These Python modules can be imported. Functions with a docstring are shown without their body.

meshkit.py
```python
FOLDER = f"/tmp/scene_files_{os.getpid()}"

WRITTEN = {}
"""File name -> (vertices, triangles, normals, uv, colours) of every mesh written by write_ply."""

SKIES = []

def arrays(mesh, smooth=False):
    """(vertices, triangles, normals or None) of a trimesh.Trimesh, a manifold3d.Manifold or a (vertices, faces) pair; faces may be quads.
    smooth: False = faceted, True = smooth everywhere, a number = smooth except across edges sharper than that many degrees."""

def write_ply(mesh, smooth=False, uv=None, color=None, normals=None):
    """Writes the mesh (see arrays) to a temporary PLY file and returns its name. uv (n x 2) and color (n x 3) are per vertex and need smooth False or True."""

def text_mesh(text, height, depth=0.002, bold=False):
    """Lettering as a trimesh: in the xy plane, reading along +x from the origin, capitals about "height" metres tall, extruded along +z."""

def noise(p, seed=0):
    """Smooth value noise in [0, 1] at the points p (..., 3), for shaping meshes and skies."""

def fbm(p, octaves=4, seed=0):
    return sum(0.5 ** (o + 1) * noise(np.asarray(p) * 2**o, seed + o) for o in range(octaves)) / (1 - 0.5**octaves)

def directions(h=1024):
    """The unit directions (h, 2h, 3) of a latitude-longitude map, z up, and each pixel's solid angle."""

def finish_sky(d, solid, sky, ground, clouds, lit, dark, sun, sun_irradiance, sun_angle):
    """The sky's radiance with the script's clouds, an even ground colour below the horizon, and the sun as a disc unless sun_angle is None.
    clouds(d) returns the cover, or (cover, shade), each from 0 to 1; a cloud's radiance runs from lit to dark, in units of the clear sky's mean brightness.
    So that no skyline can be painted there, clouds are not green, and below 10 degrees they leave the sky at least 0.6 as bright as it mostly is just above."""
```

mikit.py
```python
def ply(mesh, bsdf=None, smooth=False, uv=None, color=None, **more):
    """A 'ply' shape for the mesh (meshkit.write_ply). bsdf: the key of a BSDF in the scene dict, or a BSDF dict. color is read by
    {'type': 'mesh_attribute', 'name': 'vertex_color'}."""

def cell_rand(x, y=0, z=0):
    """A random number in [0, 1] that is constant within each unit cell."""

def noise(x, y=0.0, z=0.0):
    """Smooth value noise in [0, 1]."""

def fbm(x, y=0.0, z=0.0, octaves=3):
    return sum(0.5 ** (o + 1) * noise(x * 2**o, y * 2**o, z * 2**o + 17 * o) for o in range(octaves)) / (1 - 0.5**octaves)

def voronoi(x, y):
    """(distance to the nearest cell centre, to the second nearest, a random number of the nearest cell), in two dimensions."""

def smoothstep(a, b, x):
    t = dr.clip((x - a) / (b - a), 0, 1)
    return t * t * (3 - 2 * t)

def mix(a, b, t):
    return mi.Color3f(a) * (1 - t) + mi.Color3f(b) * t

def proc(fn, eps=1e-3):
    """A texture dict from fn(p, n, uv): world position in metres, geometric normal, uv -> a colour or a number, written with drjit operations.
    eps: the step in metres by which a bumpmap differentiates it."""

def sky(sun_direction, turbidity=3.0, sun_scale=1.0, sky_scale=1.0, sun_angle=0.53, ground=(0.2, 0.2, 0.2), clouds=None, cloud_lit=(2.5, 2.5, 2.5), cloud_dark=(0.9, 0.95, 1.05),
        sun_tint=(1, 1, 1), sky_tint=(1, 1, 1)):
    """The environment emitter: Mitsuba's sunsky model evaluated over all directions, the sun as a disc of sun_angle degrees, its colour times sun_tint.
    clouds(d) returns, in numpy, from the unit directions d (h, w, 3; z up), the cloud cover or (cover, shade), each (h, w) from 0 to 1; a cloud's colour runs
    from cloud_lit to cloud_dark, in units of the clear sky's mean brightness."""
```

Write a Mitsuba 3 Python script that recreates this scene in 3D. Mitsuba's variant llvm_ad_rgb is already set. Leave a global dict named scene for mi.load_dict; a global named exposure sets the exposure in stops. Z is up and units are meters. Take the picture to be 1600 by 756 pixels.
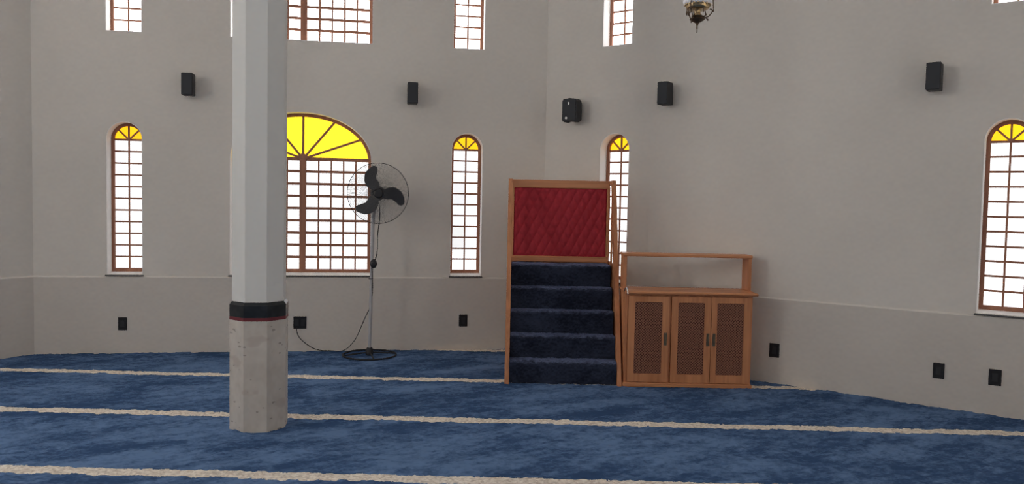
import math
import numpy as np
import trimesh
import drjit as dr
import mitsuba as mi
import mikit
import meshkit
from mikit import proc, fbm, noise, mix, smoothstep
from shapely.geometry import Polygon, LineString, box as sbox
from shapely import affinity
from trimesh.creation import extrude_polygon

T = mi.ScalarTransform4f
scene, labels = {}, {}
rng = np.random.default_rng(7)

# ------------------------------------------------------------------ camera, light, exposure
FOCAL, PITCH, ROLL, EYE = 1238.87, math.radians(2.908), math.radians(1.134), 1.6
cp, sp, cr, sr = math.cos(PITCH), math.sin(PITCH), math.cos(ROLL), math.sin(ROLL)
UP = [-sr, cr * sp, cr * cp]
scene['camera'] = {'type': 'perspective', 'fov': math.degrees(2 * math.atan(800 / FOCAL)), 'fov_axis': 'x', 'near_clip': 0.05, 'far_clip': 100.0,
                   'to_world': T().look_at(origin=[0, 0, EYE], target=[0, cp, EYE - sp], up=UP)}
exposure = 1.4
# daylight on the frosted panes of each of the eight walls (front, right, then clockwise round the octagon)
DAY = {0: (0.38, 1.7), 1: (0.44, 1.5), 2: (0.9, 1.6), 3: (2.3, 3.8), 4: (0.4, 1.6), 5: (0.5, 2.2), 6: (2.5, 6.2), 7: (1.8, 9.0)}   # (lower windows, high windows)
TINT = (0.98, 0.99, 1.0)


def area(rgb, size):
    return {'type': 'area', 'radiance': {'type': 'rgb', 'value': [float(c) for c in rgb]}, 'sampling_weight': float(max(size * sum(rgb) / 3, 1e-4))}


# ------------------------------------------------------------------ materials
def srgb(r, g, b):
    return [((c / 255) / 12.92 if c < 10 else ((c / 255 + 0.055) / 1.055) ** 2.4) for c in (r, g, b)]


def material(name, color, rough=0.6, bump=None, bump_scale=1.0, eps=1e-3, **more):
    c = color if isinstance(color, dict) else {'type': 'rgb', 'value': list(map(float, color))}
    d = {'type': 'principled', 'base_color': c, 'roughness': rough, 'specular': 0.4, **more}
    if bump is not None:
        d = {'type': 'bumpmap', 'arbitrary': proc(bump, eps), 'scale': bump_scale, 'bsdf': d}
    scene[name] = {'type': 'twosided', 'bsdf': d}
    return name


def matte(name, color):
    c = color if isinstance(color, dict) else {'type': 'rgb', 'value': list(map(float, color))}
    scene[name] = {'type': 'twosided', 'bsdf': {'type': 'diffuse', 'reflectance': c}}
    return name


def plaster(base, amount):
    def fn(p, n, uv):
        f = 1 + amount * (fbm(p.x * 1.1 + 3, p.y * 1.1, p.z * 1.1, 3) - 0.5) + 0.5 * amount * (fbm(p.x * 38, p.y * 38, p.z * 38, 2) - 0.5)
        return mi.Color3f(*base) * f
    return proc(fn)


WALL = matte('paint_wall', plaster((0.70, 0.66, 0.60), 0.14))
DADO = matte('paint_dado', plaster((0.62, 0.575, 0.52), 0.16))
COLUMN = matte('paint_column', plaster((0.68, 0.675, 0.64), 0.05))
REVEAL = matte('paint_reveal', (0.90, 0.89, 0.87))
CEILING = matte('paint_ceiling', (0.72, 0.71, 0.69))


def wood_fn(dark, light, axis, scale=1.0):
    def fn(p, n, uv):
        s = [26.0 * scale] * 3
        s[axis] = 1.3 * scale
        a = fbm(p.x * s[0], p.y * s[1], p.z * s[2], 4)
        s2 = [120.0] * 3
        s2[axis] = 5.0
        b = noise(p.x * s2[0], p.y * s2[1], p.z * s2[2])
        return mix(dark, light, dr.clip(smoothstep(0.2, 0.8, a) * 0.8 + 0.25 * b, 0, 1))
    return proc(fn)


WOOD_D, WOOD_L = (0.40, 0.155, 0.065), (0.60, 0.265, 0.125)
WOOD_Z = material('wood_upright', wood_fn(WOOD_D, WOOD_L, 2), 0.38)
WOOD_X = material('wood_level', wood_fn(WOOD_D, WOOD_L, 0), 0.36)
WOOD_Y = material('wood_deep', wood_fn(WOOD_D, WOOD_L, 1), 0.4)
FRAME_W = material('wood_window', wood_fn((0.27, 0.115, 0.072), (0.38, 0.175, 0.105), 2), 0.5)
WOOD_BACK = matte('wood_dark', (0.085, 0.036, 0.03))
LATTICE = material('wood_lattice', (0.34, 0.15, 0.095), 0.5)


def red_fn(p, n, uv):
    return mix((0.33, 0.018, 0.03), (0.45, 0.028, 0.045), fbm(p.x * 30, p.y * 30, p.z * 30, 3))


RED = material('red_velvet', proc(red_fn), 0.75, sheen=0.5)


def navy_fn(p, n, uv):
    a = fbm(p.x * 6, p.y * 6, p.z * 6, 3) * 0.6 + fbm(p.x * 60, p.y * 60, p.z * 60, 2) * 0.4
    tread_light = smoothstep(0.45, 0.95, n.z)        # light from above painted into the pile colour: treads paler than risers
    return mix((0.013, 0.016, 0.029), (0.040, 0.050, 0.082), smoothstep(0.25, 0.8, a)) * (1 + 2.2 * tread_light)


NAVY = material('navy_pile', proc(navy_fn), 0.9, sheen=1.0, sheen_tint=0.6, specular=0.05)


def blue_fn(p, n, uv):
    w = fbm(p.x * 1.1 + 9, p.y * 1.1, 0.5, 2)
    a = fbm(p.x * 2.6 + 2.2 * w, p.y * 4.2 - 1.4 * p.x + 1.8 * w, 0.0, 4)
    b = fbm(p.x * 17 + 3, p.y * 26 - 9 * p.x, 1.0, 3)
    c = fbm(p.x * 55, p.y * 75, 2.0, 3)
    t = smoothstep(0.33, 0.67, 0.50 * a + 0.30 * b + 0.20 * c)
    return mix((0.042, 0.083, 0.178), (0.132, 0.218, 0.385), t)


BLUE = matte('blue_pile', proc(blue_fn))


def beige_fn(p, n, uv):
    return mix((0.55, 0.475, 0.40), (0.88, 0.81, 0.71), smoothstep(0.2, 0.75, fbm(p.x * 70, p.y * 70, 0.3, 3)))


BEIGE = matte('beige_pile', proc(beige_fn))


def stone_fn(p, n, uv):
    a = fbm(p.x * 9, p.y * 9, p.z * 5, 4)
    b = fbm(p.x * 34 + 5, p.y * 34, p.z * 22, 3)
    base = mix((0.40, 0.355, 0.305), (0.60, 0.555, 0.495), dr.clip(0.65 * a + 0.35 * b, 0, 1))
    pit = smoothstep(0.735, 0.80, fbm(p.x * 24 + 1, p.y * 24, p.z * 36 + 4, 2))
    vein = smoothstep(0.62, 0.74, fbm(p.x * 7 + 4, p.y * 7, p.z * 11, 3))
    base = mix(base, mi.Color3f(0.36, 0.29, 0.25), 0.35 * vein)
    return mix(base, mi.Color3f(0.13, 0.095, 0.08), 0.5 * pit)


STONE = material('travertine', proc(stone_fn), 0.42)


def black_marble_fn(p, n, uv):
    return mix((0.008, 0.010, 0.012), (0.028, 0.033, 0.036), fbm(p.x * 20, p.y * 20, p.z * 20, 3))


BLACK_STONE = material('black_marble', proc(black_marble_fn), 0.2)
RED_STONE = material('red_marble', (0.13, 0.022, 0.028), 0.35)
GRANITE = material('dark_granite', (0.10, 0.10, 0.10), 0.22)
PLASTIC = material('black_plastic', (0.018, 0.019, 0.022), 0.5)
SOCKET = material('socket_black', (0.006, 0.006, 0.008), 0.45)
GRILLE = material('speaker_cloth', (0.042, 0.045, 0.050), 0.8)
BLADE = material('grey_plastic', (0.045, 0.047, 0.053), 0.45)
WIRE = material('dark_wire', (0.085, 0.085, 0.088), 0.5)
POLE = material('grey_enamel', (0.40, 0.40, 0.41), 0.35)
BRASS = material('old_brass', (0.56, 0.42, 0.24), 0.2, metallic=1.0)
BRONZE = material('dark_bronze', (0.11, 0.075, 0.05), 0.42, metallic=0.8)
HANDLE = material('aged_pewter', (0.16, 0.135, 0.10), 0.45, metallic=0.7)
OPAL = material('opal_glass', (0.72, 0.72, 0.74), 0.12)
SILVER = material('steel_hook', (0.75, 0.75, 0.75), 0.25, metallic=1.0)
PANE = matte('frosted_glass', (0.6, 0.6, 0.6))
PANE_Y = matte('yellow_glass', (0.5, 0.35, 0.03))


YELLOW_LIGHT, AMBER_LIGHT = (0.64, 0.415, 0.018), (0.60, 0.275, 0.006)


# ------------------------------------------------------------------ shape helpers
def numbered(key):
    if key not in scene and key not in labels:
        return key
    n = 1
    while f'{key}_{n:03d}' in scene or f'{key}_{n:03d}' in labels:
        n += 1
    return f'{key}_{n:03d}'


def thing(name, label=None, category=None, group=None, kind=None):
    key = numbered(name)
    labels[key] = {}
    for k, v in (('label', label), ('category', category), ('group', group), ('kind', kind)):
        if v:
            labels[key][k] = v
    return key


def part(parent, name, mesh, mat, smooth=False, label=None, kind=None, emitter=None):
    key = numbered(f'{parent}__{name}')
    d = mikit.ply(mesh, mat, smooth)
    if emitter:
        d['emitter'] = emitter
    scene[key] = d
    if label or kind:
        labels[key] = {k: v for k, v in (('label', label), ('kind', kind)) if v}
    return key


def single(name, mesh, mat, smooth=False, emitter=None, **about):
    key = thing(name, **about)
    d = mikit.ply(mesh, mat, smooth)
    if emitter:
        d['emitter'] = emitter
    scene[key] = d
    return key


def box(x0, x1, y0, y1, z0, z1, bevel=0.0):
    if bevel <= 0:
        m = trimesh.creation.box((x1 - x0, y1 - y0, z1 - z0))
        m.apply_translation(((x0 + x1) / 2, (y0 + y1) / 2, (z0 + z1) / 2))
        return m
    b = min(bevel, (x1 - x0) / 2.01, (y1 - y0) / 2.01, (z1 - z0) / 2.01)
    pts = []
    for x, ix in ((x0, b), (x1, -b)):
        for y, iy in ((y0, b), (y1, -b)):
            for z, iz in ((z0, b), (z1, -b)):
                pts += [(x, y + iy, z + iz), (x + ix, y, z + iz), (x + ix, y + iy, z)]
    return trimesh.convex.convex_hull(np.array(pts))


def join(*ms):
    return trimesh.util.concatenate(list(ms))


def slab(poly, v0, v1):
    """A polygon in (along, up) made into a solid from depth v0 to v1: local axes (along, depth, up)."""
    polys = list(poly.geoms) if hasattr(poly, 'geoms') else [poly]
    out = []
    for g in polys:
        if g.area < 1e-8 or g.geom_type != 'Polygon':
            continue
        m = extrude_polygon(g, v1 - v0, engine='earcut')
        v = m.vertices
        out.append(trimesh.Trimesh(np.c_[v[:, 0], v0 + v[:, 2], v[:, 1]], m.faces[:, ::-1], process=False))
    return join(*out)


def side_slab(poly, x0, x1):
    """A polygon in (y, z) made into a solid from x0 to x1."""
    m = extrude_polygon(poly, x1 - x0, engine='earcut')
    v = m.vertices
    return trimesh.Trimesh(np.c_[x0 + v[:, 2], v[:, 0], v[:, 1]], m.faces, process=False)


def tube(points, radius, sides=8):
    p = np.asarray(points, float)
    t = np.gradient(p, axis=0)
    t /= np.linalg.norm(t, axis=1, keepdims=True) + 1e-12
    ref = np.array([0.0, 0, 1]) if abs(t[:, 2]).mean() < 0.7 else np.array([0.3, 1.0, 0])
    a = np.cross(t, ref)
    a /= np.linalg.norm(a, axis=1, keepdims=True) + 1e-12
    b = np.cross(t, a)
    ang = np.arange(sides) * 2 * np.pi / sides
    r = np.broadcast_to(radius, (len(p),))[:, None, None]
    v = p[:, None] + r * (np.cos(ang)[None, :, None] * a[:, None] + np.sin(ang)[None, :, None] * b[:, None])
    f = []
    n = len(p)
    for i in range(n - 1):
        for j in range(sides):
            k = (j + 1) % sides
            f += [(i * sides + j, i * sides + k, (i + 1) * sides + k), (i * sides + j, (i + 1) * sides + k, (i + 1) * sides + j)]
    v = np.vstack([v.reshape(-1, 3), p[:1], p[-1:]])
    for j in range(sides):
        k = (j + 1) % sides
        f += [(n * sides, k, j), (n * sides + 1, (n - 1) * sides + j, (n - 1) * sides + k)]
    m = trimesh.Trimesh(v, np.array(f), process=False)
    if m.volume < 0:
        m.invert()
    return m


def spline(points, n=40):
    from scipy.interpolate import CubicSpline
    p = np.asarray(points, float)
    s = np.r_[0, np.cumsum(np.linalg.norm(np.diff(p, axis=0), axis=1))]
    return CubicSpline(s, p)(np.linspace(0, s[-1], n))


def ring(radius, thick, n=64, sides=6):
    return trimesh.creation.torus(radius, thick, major_sections=n, minor_sections=sides)


def lathe(profile, n=28):
    m = trimesh.creation.revolve(np.asarray(profile, float), sections=n)
    if m.volume < 0:
        m.invert()
    return m


def move(m, x=0, y=0, z=0, yaw=0.0):
    m = m.copy()
    if yaw:
        m.apply_transform(trimesh.transformations.rotation_matrix(yaw, [0, 0, 1]))
    m.apply_translation((x, y, z))
    return m


# ------------------------------------------------------------------ the octagonal hall
CX, CY, WIDE, APO, HIGH, THICK = -1.166, 2.1125, 5.125, 6.1864, 5.6, 0.30
SIDE = {0: 'front', 1: 'right', 2: 'far_right', 3: 'back_right', 4: 'back', 5: 'back_left', 6: 'far_left', 7: 'left'}


def wall_matrix(k):
    a = math.radians(-9.5 + 45 * k)
    m = np.eye(4)
    m[:3, 0] = (math.cos(a), -math.sin(a), 0)
    m[:3, 1] = (math.sin(a), math.cos(a), 0)
    m[:3, 3] = (CX + APO * math.sin(a), CY + APO * math.cos(a), 0)
    return m


def at_wall(k, mesh):
    m = mesh.copy()
    m.apply_transform(wall_matrix(k))
    return m


def octagon(apothem):
    r = apothem / math.cos(math.pi / 8)
    ang = np.radians(90 + 9.5 + 22.5 + 45 * np.arange(8))
    return Polygon(np.c_[CX + r * np.cos(ang), CY + r * np.sin(ang)])


def arch(u, half, low, spring, rise, n=40):
    """An opening with straight sides and a round (or elliptic) head, in (along, up)."""
    t = np.linspace(0, math.pi, n)
    pts = [(u - half, low), (u + half, low)] + [(u + half * math.cos(x), spring + rise * math.sin(x)) for x in t]
    return Polygon(pts).buffer(0)


NARROW, BIG = 0.1685, 0.710
SILL, UPPER = 0.795, 3.205
LOW_N = dict(half=NARROW, low=SILL, spring=2.150, rise=0.170)
LOW_B = dict(half=BIG, low=SILL, spring=1.992, rise=0.490)
UP_N = dict(half=NARROW, low=UPPER, spring=4.53, rise=0.170)
UP_B = dict(half=BIG, low=UPPER, spring=4.40, rise=0.490)
BIG_WALLS = (0, 2, 4, 5, 6)
OFF = 1.716


def openings(k):
    out = [(-OFF, LOW_N, 'low'), (OFF, LOW_N, 'low'), (-OFF, UP_N, 'up'), (OFF, UP_N, 'up')]
    if k in BIG_WALLS:
        out += [(0.0, LOW_B, 'low'), (0.0, UP_B, 'up')]
    return out


floor = thing('floor', 'octagonal hall floor covered in plush blue carpet', kind='structure')
m = extrude_polygon(octagon(APO + 0.2), 0.1, engine='earcut')
m.apply_translation((0, 0, -0.108))
scene[floor] = mikit.ply(m, BLUE)
ceil_mesh = extrude_polygon(octagon(APO + 0.3), 0.15, engine='earcut')
ceil_mesh.apply_translation((0, 0, HIGH))
single('ceiling', ceil_mesh, CEILING, label='plain off-white ceiling of the hall', kind='structure')

for k in range(8):
    name = f'wall_{SIDE[k]}'
    key = thing(name, {0: 'greige plaster wall with the big arched window and tall narrow windows', 1: 'greige plaster wall behind the pulpit and cabinet, right of the corner',
                       7: 'greige plaster wall at the left edge of the photo'}.get(k, 'greige plaster wall of the hall with arched windows'), kind='structure')
    ext = WIDE / 2 + 0.12
    poly = sbox(-ext, -0.02, ext, HIGH)
    for u, o, _ in openings(k):
        poly = poly.difference(arch(u, **o))
    scene[key] = mikit.ply(at_wall(k, slab(poly, 0, THICK)), WALL)
    # the thicker lower wall up to the sills, with a narrow sloping ledge on top
    e = WIDE / 2 - 0.004
    prof = Polygon([(0.002, -0.01), (-0.014, -0.01), (-0.014, 0.7645), (0.002, 0.7645)])
    md = side_slab(prof, -e, e)
    part(key, 'dado', at_wall(k, md), DADO, label='thicker lower wall')
    part(key, 'ledge', at_wall(k, side_slab(Polygon([(0.002, 0.7645), (-0.0145, 0.7645), (-0.0145, 0.766), (-0.003, 0.779), (0.002, 0.779)]), -e, e)), WALL, label='thin sloping ledge')

# ------------------------------------------------------------------ windows
VF0, VF1, VP = 0.135, 0.185, 0.160   # frame front, frame back and glass, in depth behind the wall face
window_count = 0
WINDOW_LABEL = {}


def window(k, u0, o, level, label, full, big):
    """full: every pane and glazing bar a part of its own (else the glass is one part: windows behind the camera)."""
    global window_count
    window_count += 1
    key = thing(f'window_{window_count}', label, kind='structure')
    day = DAY[k][level == 'up']
    fw = 0.034 if not big else 0.036
    opening = arch(u0, **o)
    low, spring, half, rise = o['low'], o['spring'], o['half'], o['rise']
    zb = low + (0.014 if level == 'low' else 0.0)          # foot of the wooden frame
    foot = 0.036 if level == 'low' else 0.022
    inner = arch(u0, half - fw, zb + foot, spring, rise - fw)
    outer = opening.intersection(sbox(-9, zb, 9, 9))
    part(key, 'frame', at_wall(k, slab(outer.difference(inner), VF0, VF1)), FRAME_W)
    lining = opening.buffer(0.0005, join_style=2).difference(opening.buffer(-0.004, join_style=2)).intersection(sbox(-9, low + 0.004, 9, 9) if level == 'low' else sbox(-9, 0, 9, 9))
    part(key, 'reveal', at_wall(k, slab(lining, 0.0005, THICK)), REVEAL, label='white painted reveal')
    if level == 'low':
        wedge = side_slab(Polygon([(-0.004, 0.772), (VF1, 0.772), (VF1, 0.813), (VF0 + 0.006, 0.813), (-0.004, 0.792)]), u0 - half + 0.001, u0 + half - 0.001)
        part(key, 'sill', at_wall(k, wedge), REVEAL, label='white sloping sill')
        part(key, 'sill_edge', at_wall(k, box(u0 - half - 0.012, u0 + half + 0.012, -0.028, -0.001, 0.779, 0.792, 0.003)), GRANITE, label='thin dark granite edge')

    def pane(poly, rgb, mat=PANE, nm='pane', kind=None, size=None):
        polys = list(poly.geoms) if hasattr(poly, 'geoms') else [poly]
        s = sum(g.area for g in polys)
        part(key, nm, at_wall(k, slab(poly, VP, VP + 0.006)), mat, emitter=area(rgb, s), kind=kind)

    zt = zb + foot
    bar_h, bar_v = (0.025, 0.0155) if big else (0.0155, 0.0155)
    rows = 9 if (big and level == 'low') else 11
    if level == 'up':
        rows = 11 if not big else 10
    pitch = (spring + (0.012 if big else 0.0) - zt) / rows
    levels = [zt + pitch * i for i in range(1, rows + 1)]
    mull = 0.033 if big else 0.0072
    if big:
        cols = []
        step = (half - fw - mull) / 5
        for s in (-1, 1):
            cols += [u0 + s * (mull + step * i) for i in range(1, 5)]
        edges = sorted(cols + [u0 - half + fw, u0 + half - fw, u0 - mull, u0 + mull])
        spans = [(edges[i], edges[i + 1]) for i in range(len(edges) - 1) if not (abs(edges[i] - (u0 - mull)) < 1e-6)]
    else:
        cols = []
        spans = [(u0 - half + fw, u0), (u0, u0 + half - fw)]
    radial = np.radians([20, 50.5, 90, 129.5, 160] if big else [45, 90, 135])
    transom = spring + (0.014 if big else 0.0)
    tw = 0.034 if big else 0.020

    def bar_across(z, h):
        return box(u0 - half + fw - 0.004, u0 + half - fw + 0.004, VF0 + 0.012, VF1 - 0.004, z - h / 2, z + h / 2, 0.003)

    def radial_bar(a, w):
        ln = LineString([(u0 + 0.02 * math.cos(a), transom + 0.02 * math.sin(a)), (u0 + 2 * math.cos(a), transom + 2 * math.sin(a))]).buffer(w / 2, cap_style=2)
        head = arch(u0, half - fw + 0.004, transom, spring, rise - fw + 0.004).intersection(sbox(-9, transom, 9, 9))
        return slab(ln.intersection(head), VF0 + 0.010, VF1 - 0.006)

    def day_rgb():
        f = day * rng.uniform(0.80, 1.10)
        return [f * TINT[0] * rng.uniform(0.985, 1.0), f * TINT[1], f * TINT[2] * rng.uniform(0.98, 1.03)]

    if not full:
        arched = inner.intersection(sbox(-9, transom, 9, 9)) if level == 'low' else None
        clear = inner.difference(sbox(-9, transom, 9, 9)) if level == 'low' else inner
        part(key, 'glass', at_wall(k, slab(clear, VP, VP + 0.006)), PANE, emitter=area([day * t for t in TINT], clear.area))
        if arched is not None:
            part(key, 'yellow_pane', at_wall(k, slab(arched, VP, VP + 0.006)), PANE_Y, emitter=area([c * day / 0.7 for c in (YELLOW_LIGHT if big else AMBER_LIGHT)], arched.area))
        part(key, 'mullion', at_wall(k, box(u0 - max(mull, 0.008), u0 + max(mull, 0.008), VF0, VF1, zt, transom, 0.003)), FRAME_W)
        grid = [bar_across(z, bar_h) for z in levels[:-1]] + [bar_across(transom, tw)] + [radial_bar(x, 0.016) for x in radial]
        grid += [box(c - bar_v / 2, c + bar_v / 2, VF0 + 0.014, VF1 - 0.004, zt - 0.003, transom, 0.003) for c in cols]
        part(key, 'glazing_grid', at_wall(k, join(*grid)), FRAME_W, kind='stuff')
        return key
    shown = rows if level == 'low' else 5
    part(key, 'mullion', at_wall(k, box(u0 - mull, u0 + mull, VF0 + (0.0 if big else 0.011), VF1 - 0.003, zt - 0.003, transom, 0.003)), FRAME_W)
    for z in levels[:shown] if level == 'up' else levels[:-1]:
        part(key, 'glazing_bar', at_wall(k, bar_across(z, bar_h)), FRAME_W)
    top_shown = levels[shown - 1]
    for c in cols:
        part(key, 'glazing_bar', at_wall(k, box(c - bar_v / 2, c + bar_v / 2, VF0 + 0.014, VF1 - 0.004, zt - 0.003, transom if level == 'low' else top_shown, 0.003)), FRAME_W)
    below = [zt] + levels
    for i in range(shown):
        for (a, b) in spans:
            pane(sbox(a + 0.0005, below[i] + 0.0005, b - 0.0005, below[i + 1] - 0.0005), day_rgb())
    if level == 'low':
        part(key, 'transom', at_wall(k, bar_across(transom, tw)), FRAME_W)
        for a in radial:
            part(key, 'radial_bar', at_wall(k, radial_bar(a, 0.021 if big else 0.0145)), FRAME_W)
        t = np.linspace(0, math.pi, 20)
        hub = Polygon([(u0 + (0.058 if big else 0.024) * math.cos(x), transom + (0.055 if big else 0.024) * math.sin(x)) for x in t])
        part(key, 'hub', at_wall(k, slab(hub, VF0 + 0.002, VF1 - 0.004)), FRAME_W)
        head = arch(u0, half - fw, transom, spring, rise - fw).intersection(sbox(-9, transom, 9, 9))
        cuts = [0.0, *radial, math.pi]
        for a, b in zip(cuts[:-1], cuts[1:]):
            mid = [(u0 + 3 * math.cos(x), transom + 3 * math.sin(x)) for x in np.linspace(a + 0.002, b - 0.002, 6)]
            pane(Polygon([(u0, transom)] + mid).intersection(head), [c * day / 0.43 * rng.uniform(0.9, 1.1) for c in (YELLOW_LIGHT if big else AMBER_LIGHT)], PANE_Y, 'yellow_pane')
    else:   # the rows above the photograph's edge, in one piece each
        z0 = top_shown
        pane(arch(u0, half - fw, z0 + 0.001, spring, rise - fw), [day * t for t in TINT], PANE, 'glazing', 'stuff')
        grid = [bar_across(z, bar_h) for z in levels[shown:]]
        grid += [box(c - bar_v / 2, c + bar_v / 2, VF0 + 0.014, VF1 - 0.004, z0, transom, 0.003) for c in cols] + [radial_bar(a, 0.015) for a in radial]
        part(key, 'glazing_grid', at_wall(k, join(*grid)), FRAME_W, kind='stuff')
    return key


WINDOW_LABEL = {
    (0, -1, 'low'): 'tall narrow arched window with amber fanlight, left of the column', (0, 1, 'low'): 'tall narrow arched window with amber fanlight, left of the pulpit',
    (0, 0, 'low'): 'large arched window with yellow fanlight behind the column', (0, -1, 'up'): 'high narrow window above the leftmost tall window',
    (0, 1, 'up'): 'high narrow window above the tall window left of the pulpit', (0, 0, 'up'): 'wide high window above the large arched window',
    (1, -1, 'low'): 'tall narrow arched window partly hidden behind the pulpit rail', (1, 1, 'low'): 'tall narrow arched window at the right edge of the photo',
    (1, -1, 'up'): 'high narrow window left of the hanging lamp', (1, 1, 'up'): 'high narrow window cut off at the top right corner'}
for k in (0, 1, 7, 6, 5, 4, 3, 2):
    for u0, o, level in openings(k):
        where = (u0 > 0.1) - (u0 < -0.1)
        lab = WINDOW_LABEL.get((k, where, level), 'arched wooden window with frosted panes')
        window(k, u0, o, level, lab, k in (0, 1), where == 0)

# ------------------------------------------------------------------ carpet pile and its prayer lines
STEP = 0.0125
xs, ys = np.arange(-6.6, 5.4, STEP), np.arange(3.3, 9.0, STEP)
gx, gy = np.meshgrid(xs, ys)
jx, jy = rng.uniform(-0.35, 0.35, gx.shape) * STEP, rng.uniform(-0.35, 0.35, gx.shape) * STEP
px, py = gx + jx, gy + jy
q = np.stack([px, py, 0 * px], -1)
h = 0.011 * (meshkit.fbm(q * 38.0, 2, 3) - 0.5) + 0.009 * (meshkit.noise(q * 14.0 + 5, 4) - 0.5) + 0.006 * (meshkit.fbm(q * 2.5, 2, 8) - 0.5) + rng.uniform(-0.0012, 0.0012, px.shape)
SA = math.radians(0.85)
line_v = px * math.sin(SA) + py * math.cos(SA) + 0.007 * (meshkit.noise(q * 26.0, 11) - 0.5) + 0.006 * (meshkit.noise(q * np.array([1.3, 0, 0]), 12) - 0.5)
nx, ny = len(xs), len(ys)
idx = np.arange(nx * ny).reshape(ny, nx)
quads = np.stack([idx[:-1, :-1], idx[:-1, 1:], idx[1:, 1:], idx[1:, :-1]], -1).reshape(-1, 4)
V = np.c_[px.ravel(), py.ravel(), h.ravel()]
fc = V[quads].mean(1)
keep = np.ones(len(quads), bool)
for k in range(8):
    a = math.radians(-9.5 + 45 * k)
    keep &= (fc[:, 0] - CX) * math.sin(a) + (fc[:, 1] - CY) * math.cos(a) < APO - 0.012 + 0.005
dx, dy = fc[:, 0] + 1.753, fc[:, 1] - 5.501
vq = line_v.ravel()[quads].mean(1)
LINES = (8.45, 7.0, 5.717, 4.469)
which = np.full(len(quads), -1)
for i, c in enumerate(LINES):
    which[np.abs(vq - c) < 0.059] = i


def piece(mask):
    f = quads[mask]
    used, inv = np.unique(f, return_inverse=True)
    f = inv.reshape(-1, 4)
    return trimesh.Trimesh(V[used], np.vstack([f[:, [0, 1, 2]], f[:, [0, 2, 3]]]), process=False)


part(floor, 'carpet', piece(keep & (which < 0)), BLUE, True, label='plush blue pile carpet with brushed lighter and darker patches', kind='stuff')
for i, text in enumerate(('beige woven line peeking out along the wall left of the pulpit', 'beige woven line running to the foot of the pulpit', 'beige woven line passing just behind the column', 'beige woven line nearest the viewer')):
    part(floor, 'carpet_line', piece(keep & (which == i)), BEIGE, True, label=text)

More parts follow.
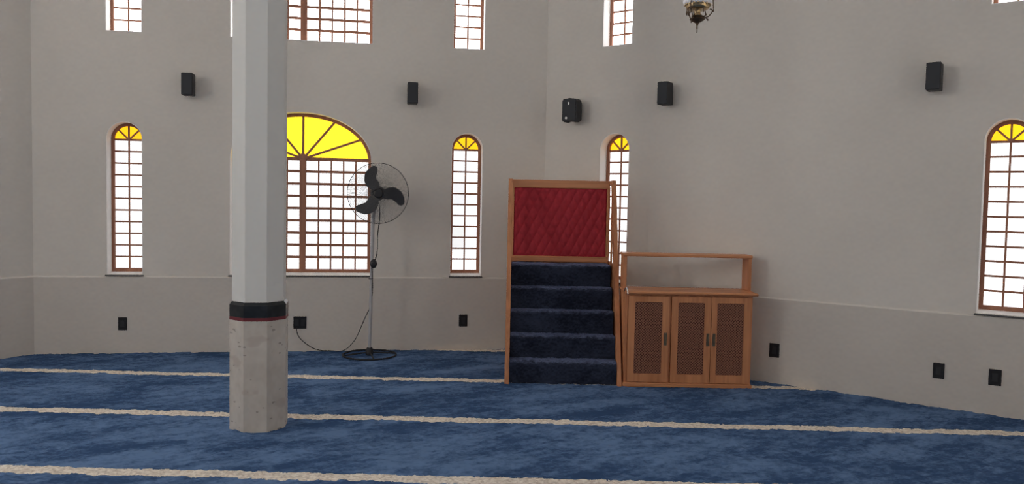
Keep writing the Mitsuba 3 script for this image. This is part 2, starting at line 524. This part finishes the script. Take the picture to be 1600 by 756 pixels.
# ------------------------------------------------------------------ column
def octo(r, z0, z1, r1=None):
    r1 = r if r1 is None else r1
    ang = np.radians(-90 + 9.5 - 22.5 + 45 * np.arange(8))
    pts = np.vstack([np.c_[r * np.cos(ang), r * np.sin(ang), np.full(8, z0)], np.c_[r1 * np.cos(ang), r1 * np.sin(ang), np.full(8, z1)]])
    m = trimesh.convex.convex_hull(pts)
    m.apply_translation((-1.753, 5.501, 0))
    return m


col = thing('column', 'white eight-sided column on a beige stone base with a black band', 'column')
part(col, 'shaft', octo(0.185, 0.878, HIGH), COLUMN)
part(col, 'base', octo(0.201, -0.012, 0.758), STONE, label='beige pitted stone cladding')
part(col, 'red_band', octo(0.2025, 0.758, 0.781), RED_STONE, label='thin dark red stone band')
part(col, 'black_band', octo(0.2025, 0.781, 0.862), BLACK_STONE, label='polished black stone band')
part(col, 'ledge', octo(0.2025, 0.862, 0.884, 0.186), BLACK_STONE)

# ------------------------------------------------------------------ pulpit
pul = thing('pulpit', 'wooden pulpit with navy carpeted steps and a red tufted back panel', 'pulpit')
PX0, PX1 = -0.043, 0.987
FY, BY = 6.885, 7.86            # front of the rails, face of the back panel
rail_line = lambda z: FY + 0.02 + (7.62 - FY - 0.02) * z / 1.82   # noqa: E731


def step_mesh(i):
    """One carpeted step: riser and tread with a rounded nose, pile raised by noise."""
    rise, run, z0 = 0.2015, 0.1525, i * 0.2015
    y0 = 6.93 + i * run
    depth = run if i < 4 else BY - y0
    r = 0.036
    prof = [(y0 + 0.012, z0 - 0.03)] + [(y0 + 0.012 - 0.012 * s, z0 + (rise - r) * s) for s in np.linspace(0, 1, 15)]
    prof += [(y0 + r - r * math.cos(t) - 0.0, z0 + rise - r + r * math.sin(t)) for t in np.linspace(0.15, math.pi / 2, 7)]
    prof += [(y0 + r + (depth - r + 0.02) * s, z0 + rise) for s in np.linspace(0.1, 1, 14)]
    prof = np.array(prof)
    x0, x1 = (0.0, 0.945)
    n = 76
    xx = np.linspace(x0, x1, n)
    v = np.stack([np.broadcast_to(xx[None, :], (len(prof), n)), np.broadcast_to(prof[:, :1], (len(prof), n)), np.broadcast_to(prof[:, 1:], (len(prof), n))], -1)
    t = np.gradient(prof, axis=0)
    nrm = np.c_[-t[:, 1], t[:, 0]]
    nrm /= np.linalg.norm(nrm, axis=1, keepdims=True)
    d = 0.016 * (meshkit.fbm(v * 30, 3, 5) - 0.5) + 0.006 * (meshkit.noise(v * 90, 6) - 0.5) + 0.010 * (meshkit.noise(v * 6, 9) - 0.5)
    v = v.copy()
    v[..., 1] += nrm[:, None, 0] * d
    v[..., 2] += nrm[:, None, 1] * d
    m_ = len(prof)
    idx_ = np.arange(m_ * n).reshape(m_, n)
    f = np.stack([idx_[:-1, :-1], idx_[:-1, 1:], idx_[1:, 1:], idx_[1:, :-1]], -1).reshape(-1, 4)
    return trimesh.Trimesh(v.reshape(-1, 3), np.vstack([f[:, [0, 1, 2]], f[:, [0, 2, 3]]]), process=False)


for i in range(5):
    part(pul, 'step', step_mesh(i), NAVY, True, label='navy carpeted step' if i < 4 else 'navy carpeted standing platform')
# sides: a steep front rail, a closed side board under the steps, balusters and a back post
for s, (xa, xb) in enumerate(((PX0, PX0 + 0.040), (PX1 - 0.038, PX1))):
    lean = Polygon([(FY, 0.0), (FY + 0.085, 0.0), (7.62 + 0.085, 1.82), (7.62, 1.82)])
    part(pul, 'front_rail', side_slab(lean, xa, xb), WOOD_Z)
    board = Polygon([(FY + 0.07, 0.0), (BY + 0.012, 0.0), (BY + 0.012, 1.03), (rail_line(1.03) + 0.06, 1.03)])
    part(pul, 'side_board', side_slab(board, xa + 0.012, xb - 0.012), WOOD_Y)
    for yb in (7.70,):
        zt_ = min(1.80, (yb - FY - 0.02) / (7.62 - FY - 0.02) * 1.82)
        part(pul, 'baluster', box(xa + 0.010, xb - 0.010, yb - 0.012, yb + 0.012, 1.0, zt_ - 0.01, 0.003), WOOD_Z)
    part(pul, 'cap_rail', box(xa, xb, 7.62, BY + 0.06, 1.785, 1.822, 0.004), WOOD_Y)
part(pul, 'top_rail', box(PX0 + 0.03, PX1 - 0.03, BY - 0.012, BY + 0.05, 1.742, 1.822, 0.006), WOOD_X)
part(pul, 'bottom_rail', box(PX0 + 0.03, PX1 - 0.03, BY - 0.012, BY + 0.05, 1.012, 1.070, 0.005), WOOD_X)
part(pul, 'stile', box(0.931, 0.957, BY - 0.010, BY + 0.05, 0.0, 1.75, 0.003), WOOD_Z)
part(pul, 'stile', box(-0.012, 0.014, BY - 0.010, BY + 0.05, 0.0, 1.75, 0.003), WOOD_Z)
part(pul, 'back_board', box(-0.02, 0.965, BY + 0.02, BY + 0.05, 0.0, 1.76), WOOD_Y)
nu, nv = 150, 110
uu, vv = np.meshgrid(np.linspace(0.010, 0.930, nu), np.linspace(1.062, 1.750, nv))
fa, fb = (uu - 0.47) / 0.088 + (vv - 1.06) / 0.171, (uu - 0.47) / 0.088 - (vv - 1.06) / 0.171
puff = (np.abs(np.sin(np.pi * fa)) * np.abs(np.sin(np.pi * fb))) ** 0.45
edge = np.minimum.reduce([uu - 0.010, 0.930 - uu, vv - 1.062, 1.750 - vv])
puff = (0.004 + 0.020 * puff) * np.clip(edge / 0.035, 0, 1) ** 0.5
Vt = np.stack([uu, BY + 0.012 - puff, vv], -1).reshape(-1, 3)
idt = np.arange(nu * nv).reshape(nv, nu)
ft = np.stack([idt[:-1, :-1], idt[:-1, 1:], idt[1:, 1:], idt[1:, :-1]], -1).reshape(-1, 4)
part(pul, 'back_panel', trimesh.Trimesh(Vt, np.vstack([ft[:, [0, 1, 2]], ft[:, [0, 2, 3]]]), process=False), RED, True, label='red diamond-tufted upholstered panel')

# ------------------------------------------------------------------ cabinet
cab = thing('cabinet', 'low wooden cabinet with three lattice doors and a raised shelf, right of the pulpit', 'cabinet')
CYF, CYB = 6.925, 7.29
part(cab, 'carcass', join(box(1.005, 1.030, CYF, CYB, 0.03, 0.815, 0.002), box(2.098, 2.123, CYF, CYB, 0.03, 0.815, 0.002), box(1.392, 1.411, CYF, CYB, 0.03, 0.815, 0.002),
                          box(1.02, 2.11, CYB - 0.012, CYB, 0.03, 0.815), box(1.02, 2.11, CYF, CYB, 0.03, 0.05), box(1.02, 2.11, CYF, CYB, 0.80, 0.816)), WOOD_Z)
part(cab, 'plinth', box(0.992, 2.132, 6.895, CYB, -0.006, 0.034, 0.008), WOOD_X)
top_poly = sbox(1.0, 6.875, 2.165, 7.30).buffer(0.0)
part(cab, 'worktop', join(box(0.995, 2.160, 6.868, 7.300, 0.816, 0.842, 0.010)), WOOD_X)
for xa, xb in ((1.006, 1.034), (2.124, 2.152)):
    part(cab, 'upright', box(xa, xb, 7.085, 7.285, 0.84, 1.135, 0.003), WOOD_Z)
part(cab, 'shelf', box(0.998, 2.158, 7.075, 7.290, 1.134, 1.160, 0.005), WOOD_X)


def lattice(x0, x1, z0, z1, y):
    rect = sbox(x0, z0, x1, z1)
    ms, pitch_, reach = [], 0.0172, (x1 - x0) + (z1 - z0)
    for sgn, yy in ((1, y), (-1, y + 0.0032)):
        for c in np.arange(-reach, reach, pitch_ * math.sqrt(2)):
            xm = (x0 + x1) / 2 + c
            ln = LineString([(xm - 2 * sgn, (z0 + z1) / 2 - 2), (xm + 2 * sgn, (z0 + z1) / 2 + 2)]).buffer(0.0026, cap_style=2).intersection(rect)
            if ln.area > 1e-6:
                ms.append(slab(ln, yy, yy + 0.003))
    return join(*ms)


DOORS = ((1.032, 1.390, 1.090, 1.332, 1.361), (1.413, 1.757, 1.470, 1.700, 1.733), (1.761, 2.100, 1.812, 2.046, 1.787))
for (x0, x1, a, b, hx) in DOORS:
    ring_ = sbox(x0, 0.040, x1, 0.800).difference(sbox(a, 0.112, b, 0.747).buffer(-0.012).buffer(0.012))
    door = part(cab, 'door', slab(ring_, 6.905, CYF - 0.001), WOOD_Z)
    part(door, 'lattice', lattice(a - 0.006, b + 0.006, 0.106, 0.753, 6.911), LATTICE, label='diagonal wooden lattice', kind='stuff')
    part(door, 'backing', box(a - 0.008, b + 0.008, 6.921, 6.927, 0.104, 0.755), WOOD_BACK, label='dark brown backing')
    plate = slab(sbox(hx - 0.0125, 0.368, hx + 0.0125, 0.480).buffer(-0.004).buffer(0.004), 6.9015, 6.905)
    pull = join(tube([(hx, 6.900, 0.468), (hx, 6.890, 0.460), (hx, 6.888, 0.430), (hx, 6.889, 0.400), (hx, 6.892, 0.384)], [0.003, 0.0035, 0.004, 0.0055, 0.004], 8),
                trimesh.creation.icosphere(2, 0.0055).apply_translation((hx, 6.897, 0.470)))
    part(door, 'handle', join(plate, pull), HANDLE, 30, label='aged metal drop handle')

part(cab, 'hook', tube(spline([(1.000, 6.93, 0.835), (0.998, 6.90, 0.862), (1.006, 6.88, 0.870), (1.013, 6.868, 0.845), (1.016, 6.862, 0.818)], 14), 0.006, 8), SILVER, True, label='small shiny steel hook')

# ------------------------------------------------------------------ pedestal fan
fan = thing('pedestal_fan', 'black pedestal fan on a grey pole, standing before the front wall', 'fan')
FX, FYY = -1.434, 8.035
part(fan, 'base_ring', move(ring(0.268, 0.0085, 72, 8), FX, FYY, 0.012), PLASTIC, True)
for k in range(2):
    a = math.radians(20 + 90 * k)
    c, s = math.cos(a) * 0.266, math.sin(a) * 0.266
    part(fan, 'base_spoke', tube(spline([(FX - c, FYY - s, 0.014), (FX - c * 0.5, FYY - s * 0.5, 0.026), (FX, FYY, 0.034), (FX + c * 0.5, FYY + s * 0.5, 0.026), (FX + c, FYY + s, 0.014)], 14), 0.008, 6), PLASTIC, True)
part(fan, 'base_collar', move(lathe([(0, 0.012), (0.036, 0.012), (0.04, 0.03), (0.034, 0.07), (0.024, 0.085), (0, 0.085)], 24), FX, FYY), PLASTIC, 40)
HXc, HZ = FX + 0.068, 1.657
part(fan, 'pole', tube([(FX, FYY, 0.05), (FX + 0.010, FYY, 0.7), (FX + 0.020, FYY, 1.36)], [0.0165, 0.0165, 0.0165], 14), POLE, 40)
part(fan, 'neck', tube([(FX + 0.020, FYY, 1.33), (FX + 0.030, FYY, 1.46), (HXc - 0.010, FYY, 1.58)], [0.0175, 0.0175, 0.022], 14), POLE, 40)
yaw = math.radians(12)          # the head looks a little to the right
head = trimesh.transformations.rotation_matrix(yaw, [0, 0, 1])
head[:3, 3] = (HXc - 0.002, FYY - 0.0, HZ)


def at_head(mesh):
    mesh = mesh.copy()
    mesh.apply_transform(head)
    return mesh


def axial(profile, n=28):
    """A lathe about the head's axis: (radius, forward), forward being -y before the yaw."""
    mm = lathe(profile, n)
    mm.apply_transform(trimesh.transformations.rotation_matrix(math.pi / 2, [1, 0, 0]))
    return mm


part(fan, 'motor', at_head(axial([(0, -0.10), (0.05, -0.095), (0.070, -0.06), (0.075, 0.03), (0.062, 0.055), (0, 0.06)])), PLASTIC, 40)
hub = part(fan, 'hub', at_head(axial([(0, 0.10), (0.044, 0.10), (0.046, 0.135), (0.036, 0.152), (0, 0.158)])), PLASTIC, 40)
outline = [(80, 61), (88, 100), (100, 147), (96, 195), (92.5, 232), (94, 255), (97.5, 267), (102, 268), (106, 260), (113, 248), (119, 235), (125, 220), (130, 202), (137, 178), (142, 153), (147, 120), (149, 87), (150, 50), (110, 42)]
sc_ = 0.001012
bp = Polygon([(r * sc_ * math.cos(math.radians(a)), r * sc_ * math.sin(math.radians(a))) for a, r in outline]).buffer(0.012).buffer(-0.006)
for k in range(3):
    mm = extrude_polygon(bp, 0.004, engine='earcut')
    for _ in range(3):
        mm = mm.subdivide()
    v = mm.vertices.copy()
    rr, an = np.hypot(v[:, 0], v[:, 1]), np.arctan2(v[:, 1], v[:, 0]) - math.radians(118)
    tilt = rr * an * 0.26 - 0.010 * np.sin(np.clip(rr / 0.27, 0, 1) * math.pi)
    mm.vertices = np.c_[v[:, 0], v[:, 1], v[:, 2] + tilt]
    mm.apply_transform(trimesh.transformations.rotation_matrix(-2 * math.pi / 3 * k, [0, 0, 1]))
    mm.apply_transform(trimesh.transformations.rotation_matrix(math.pi / 2, [1, 0, 0]))
    mm.apply_translation((0, -0.118, 0))
    part(fan, 'blade', at_head(mm), BLADE, 50)
for nm, fwd, depth in (('front_guard', 0.118, 0.075), ('rear_guard', 0.108, -0.085)):
    wires = []
    for i in range(120):
        a = 2 * math.pi * i / 120
        pts = []
        for s in np.linspace(0, 1, 7):
            r = 0.052 + (0.301 - 0.052) * s
            aa = a + (0.16 * (1 - s) if depth > 0 else -0.1 * (1 - s))
            pts.append((r * math.cos(aa), -(fwd + depth * math.cos(s * math.pi / 2) ** 0.8), r * math.sin(aa)))
        wires.append(tube(pts, 0.0009, 3))
    part(fan, nm, at_head(join(*wires)), WIRE, True, kind='stuff', label='thin dark guard wires')
rims = []
for r, y in ((0.302, -0.113), (0.302, -0.121)):
    mm = ring(r, 0.0028, 90, 6)
    mm.apply_transform(trimesh.transformations.rotation_matrix(math.pi / 2, [1, 0, 0]))
    mm.apply_translation((0, y, 0))
    rims.append(mm)
part(fan, 'guard_rim', at_head(join(*rims)), PLASTIC, True)
part(fan, 'badge', at_head(axial([(0, 0.185), (0.038, 0.187), (0.041, 0.194), (0.036, 0.203), (0, 0.206)])), PLASTIC, 40)
part(fan, 'speed_switch', move(trimesh.creation.icosphere(3, 1.0).apply_scale((0.036, 0.030, 0.046)), FX + 0.036, FYY - 0.03, 0.945), PLASTIC, True, label='oval black speed switch')
cord = spline([(HXc, FYY + 0.055, 1.56), (HXc + 0.02, FYY, 1.40), (FX + 0.072, FYY - 0.02, 1.20), (FX + 0.07, FYY - 0.03, 1.05), (FX + 0.05, FYY - 0.03, 0.98)], 30)
part(fan, 'cord', tube(cord, 0.005, 6), PLASTIC, True)
cord = spline([(FX + 0.02, FYY - 0.035, 0.91), (FX + 0.025, FYY - 0.022, 0.80), (FX + 0.026, FYY - 0.018, 0.66), (FX + 0.008, FYY + 0.022, 0.56), (-1.475, 8.20, 0.447), (-1.516, 8.21, 0.359), (-1.568, 8.22, 0.238), (-1.607, 8.22, 0.15), (-1.66, 8.22, 0.075), (-1.74, 8.20, 0.014),
               (-1.86, 8.19, 0.012), (-1.96, 8.185, 0.014), (-2.04, 8.176, 0.036), (-2.115, 8.165, 0.085), (-2.175, 8.155, 0.140), (-2.207, 8.155, 0.20), (-2.213, 8.165, 0.262)], 110)
part(fan, 'cord', tube(cord, 0.0042, 6), PLASTIC, True)
part(fan, 'cable_tie', move(ring(0.021, 0.003, 20, 6), FX + 0.004, FYY, 0.79), PLASTIC, True)

# ------------------------------------------------------------------ wall things
def on_wall(k, u, mesh):
    return at_wall(k, move(mesh, u, 0, 0))


def outlet(k, u, z, w, text):
    o = thing('power_socket', text, 'wall socket', 'black wall sockets along the lower wall')
    part(o, 'plate', on_wall(k, u, box(-w / 2, w / 2, -0.024, -0.0135, z - 0.063, z + 0.063, 0.003)), SOCKET)
    for c in ([0.0] if w < 0.11 else [-0.031, 0.031]):
        part(o, 'socket', on_wall(k, u + c, box(-0.020, 0.020, -0.0265, -0.0235, z - 0.034, z + 0.034, 0.001)), PLASTIC)
    return o


outlet(0, -2.536 + 0.80, 0.299, 0.083, 'small black socket plate under the leftmost narrow window')
outlet(0, -0.806 + 0.80, 0.301, 0.132, 'square black double socket plate that the fan cord plugs into')
outlet(0, 0.898 + 0.80, 0.314, 0.090, 'small black socket plate between the fan and the pulpit')
outlet(1, -2.196 + 2.178, 0.300, 0.088, 'small black socket plate just right of the cabinet')
outlet(1, -0.870 + 2.178, 0.300, 0.082, 'small black socket plate, left one of the pair at the far right')
outlet(1, -0.478 + 2.178, 0.302, 0.086, 'small black socket plate at the right edge, under the window')


def speaker(k, u, z, text):
    o = thing('box_speaker', text, 'speaker', 'slim black box speakers on the upper walls')
    part(o, 'case', on_wall(k, u, box(-0.053, 0.053, -0.185, -0.050, z - 0.108, z + 0.108, 0.006)), PLASTIC)
    part(o, 'grille', on_wall(k, u, box(-0.049, 0.049, -0.190, -0.184, z - 0.104, z + 0.104, 0.003)), GRILLE)
    part(o, 'bracket', on_wall(k, u, join(box(-0.02, 0.02, -0.055, -0.004, z - 0.02, z + 0.02, 0.003), box(-0.03, 0.03, -0.006, -0.0005, z - 0.045, z + 0.045, 0.002))), PLASTIC)
    return o


speaker(0, -1.884 + 0.80, 2.695, 'slim black wall speaker left of the column')
speaker(0, 0.323 + 0.80, 2.700, 'slim black wall speaker between the big window and the corner')
speaker(1, -3.297 + 2.178, 2.668, 'slim black wall speaker above the cabinet, right of the corner')
speaker(1, -0.985 + 2.178, 2.655, 'slim black wall speaker at the far right of the photo')

pa = thing('loudspeaker', 'chunky black moulded loudspeaker on the wall near the corner, above the pulpit', 'speaker')
PU, PZ = -4.325 + 2.178, 2.558
half_ = [(-0.078, -0.115), (0.078, -0.115), (0.086, -0.10), (0.086, 0.092), (0.070, 0.112), (0.0, 0.121), (-0.070, 0.112), (-0.086, 0.092), (-0.086, -0.10)]
case = slab(affinity.translate(Polygon(half_), 0, 0), -0.20, -0.105)
taper = trimesh.convex.convex_hull(np.vstack([[(x, -0.105, z) for x, z in half_], [(x * 0.62, -0.035, z * 0.86) for x, z in half_]]))
up_pa = lambda mm: on_wall(1, PU, move(mm, 0, 0, PZ))     # noqa: E731
part(pa, 'case', up_pa(join(case, taper)), PLASTIC)
part(pa, 'grille', up_pa(slab(Polygon(half_).buffer(-0.010), -0.206, -0.199)), GRILLE)
lug = lambda x, z: slab(Polygon([(x + 0.013 * math.cos(t), z + 0.013 * math.sin(t)) for t in np.linspace(0, 2 * math.pi, 18)[:-1]]), -0.211, -0.205)   # noqa: E731
part(pa, 'badge', up_pa(lug(-0.030, -0.083)), SILVER, label='small round silver badge')
part(pa, 'tweeter_light', up_pa(slab(sbox(-0.010, 0.052, 0.002, 0.080).buffer(-0.004).buffer(0.004), -0.209, -0.205)), SILVER)
for x in (-0.055, 0.055):
    part(pa, 'foot', up_pa(box(x - 0.02, x + 0.02, -0.185, -0.115, -0.125, -0.113, 0.003)), PLASTIC)
part(pa, 'bracket', up_pa(box(-0.03, 0.03, -0.04, -0.001, -0.04, 0.04, 0.003)), PLASTIC)

# ------------------------------------------------------------------ hanging lamp
lamp = thing('hanging_lamp', 'antique brass oil-lamp pendant with white glass shade, cut off at the top', 'lamp')
LX, LY = 1.238, 5.5


def at_lamp(mesh):
    return move(mesh, LX, LY, 0)


part(lamp, 'finial', at_lamp(lathe([(0, 2.780), (0.003, 2.790), (0.002, 2.803), (0.006, 2.812), (0.004, 2.822), (0.009, 2.838), (0.012, 2.850), (0.008, 2.856), (0, 2.856)], 14)), BRONZE, 40)
part(lamp, 'bowl', at_lamp(lathe([(0, 2.843), (0.014, 2.846), (0.034, 2.858), (0.050, 2.868), (0.052, 2.874), (0.046, 2.880), (0.036, 2.887), (0.040, 2.893), (0.026, 2.899), (0, 2.899)], 24)), BRONZE, 40)
part(lamp, 'stem', at_lamp(lathe([(0, 2.895), (0.024, 2.896), (0.026, 2.906), (0.020, 2.914), (0.022, 2.935), (0.030, 2.944), (0, 2.946)], 20)), BRASS, 40)
part(lamp, 'gallery', at_lamp(lathe([(0, 2.932), (0.060, 2.934), (0.076, 2.942), (0.080, 2.950), (0.083, 2.966), (0.086, 2.972), (0.079, 2.970), (0.072, 2.955), (0.0, 2.952)], 36)), BRASS, 40)
for i in range(18):
    a = 2 * math.pi * i / 18
    part(lamp, 'scallop', at_lamp(move(trimesh.creation.icosphere(1, 0.0095), 0.083 * math.cos(a), 0.083 * math.sin(a), 2.969)), BRASS, True)
shade = part(lamp, 'shade', at_lamp(lathe([(0.070, 2.962), (0.092, 2.972), (0.099, 2.990), (0.096, 3.02), (0.082, 3.06), (0.060, 3.10), (0.040, 3.13), (0.038, 3.22), (0.034, 3.22), (0.036, 3.13), (0.056, 3.10), (0.078, 3.06), (0.092, 3.02), (0.095, 2.990), (0.088, 2.976), (0.068, 2.967)], 36)), OPAL, 40, label='white glass shade')
for i, az in enumerate((0, 120, 240)):
    a = math.radians(az - 8)
    c, s = math.cos(a), math.sin(a)
    P = lambda r, z: (r * c, r * s, z)      # noqa: E731
    arm = tube(spline([P(0.040, 2.893), P(0.055, 2.884), P(0.070, 2.888), P(0.084, 2.900), P(0.095, 2.916), P(0.098, 2.930), P(0.090, 2.940), P(0.082, 2.936)], 24), 0.0038, 6)
    curl = tube(spline([P(0.040, 2.893), P(0.052, 2.896), P(0.060, 2.904), P(0.056, 2.911), P(0.049, 2.908)], 12), 0.003, 6)
    part(lamp, 'arm', at_lamp(join(arm, curl)), BRONZE, True)
    part(lamp, 'rod', at_lamp(tube([P(0.108, 2.926), P(0.104, 2.96), P(0.098, 3.05), P(0.06, 3.34)], 0.003, 6)), BRONZE, True)
    part(lamp, 'rosette', at_lamp(move(trimesh.creation.icosphere(1, 0.008), *P(0.104, 2.926))), BRONZE, True)
    part(lamp, 'wing_key', at_lamp(tube([P(0.04, 2.876), P(0.058, 2.878), P(0.068, 2.872), P(0.072, 2.862)], [0.003, 0.003, 0.006, 0.004], 6)), BRONZE, True)
for az in (150, 165, 182, 198, 215, 250, 290, 30):
    a = math.radians(az)
    part(lamp, 'pendant_drop', at_lamp(move(lathe([(0, 0), (0.004, 0.008), (0.0025, 0.026), (0.0012, 0.036), (0, 0.036)], 8), 0.074 * math.cos(a), 0.074 * math.sin(a), 2.902)), BRONZE, True)
part(lamp, 'crown', at_lamp(lathe([(0, 3.33), (0.066, 3.335), (0.064, 3.35), (0.03, 3.37), (0, 3.375)], 24)), BRASS, 40)
part(lamp, 'chain', at_lamp(tube([(0, 0, 3.37), (0, 0, 4.5), (0, 0, HIGH)], 0.006, 8)), BRONZE, True)
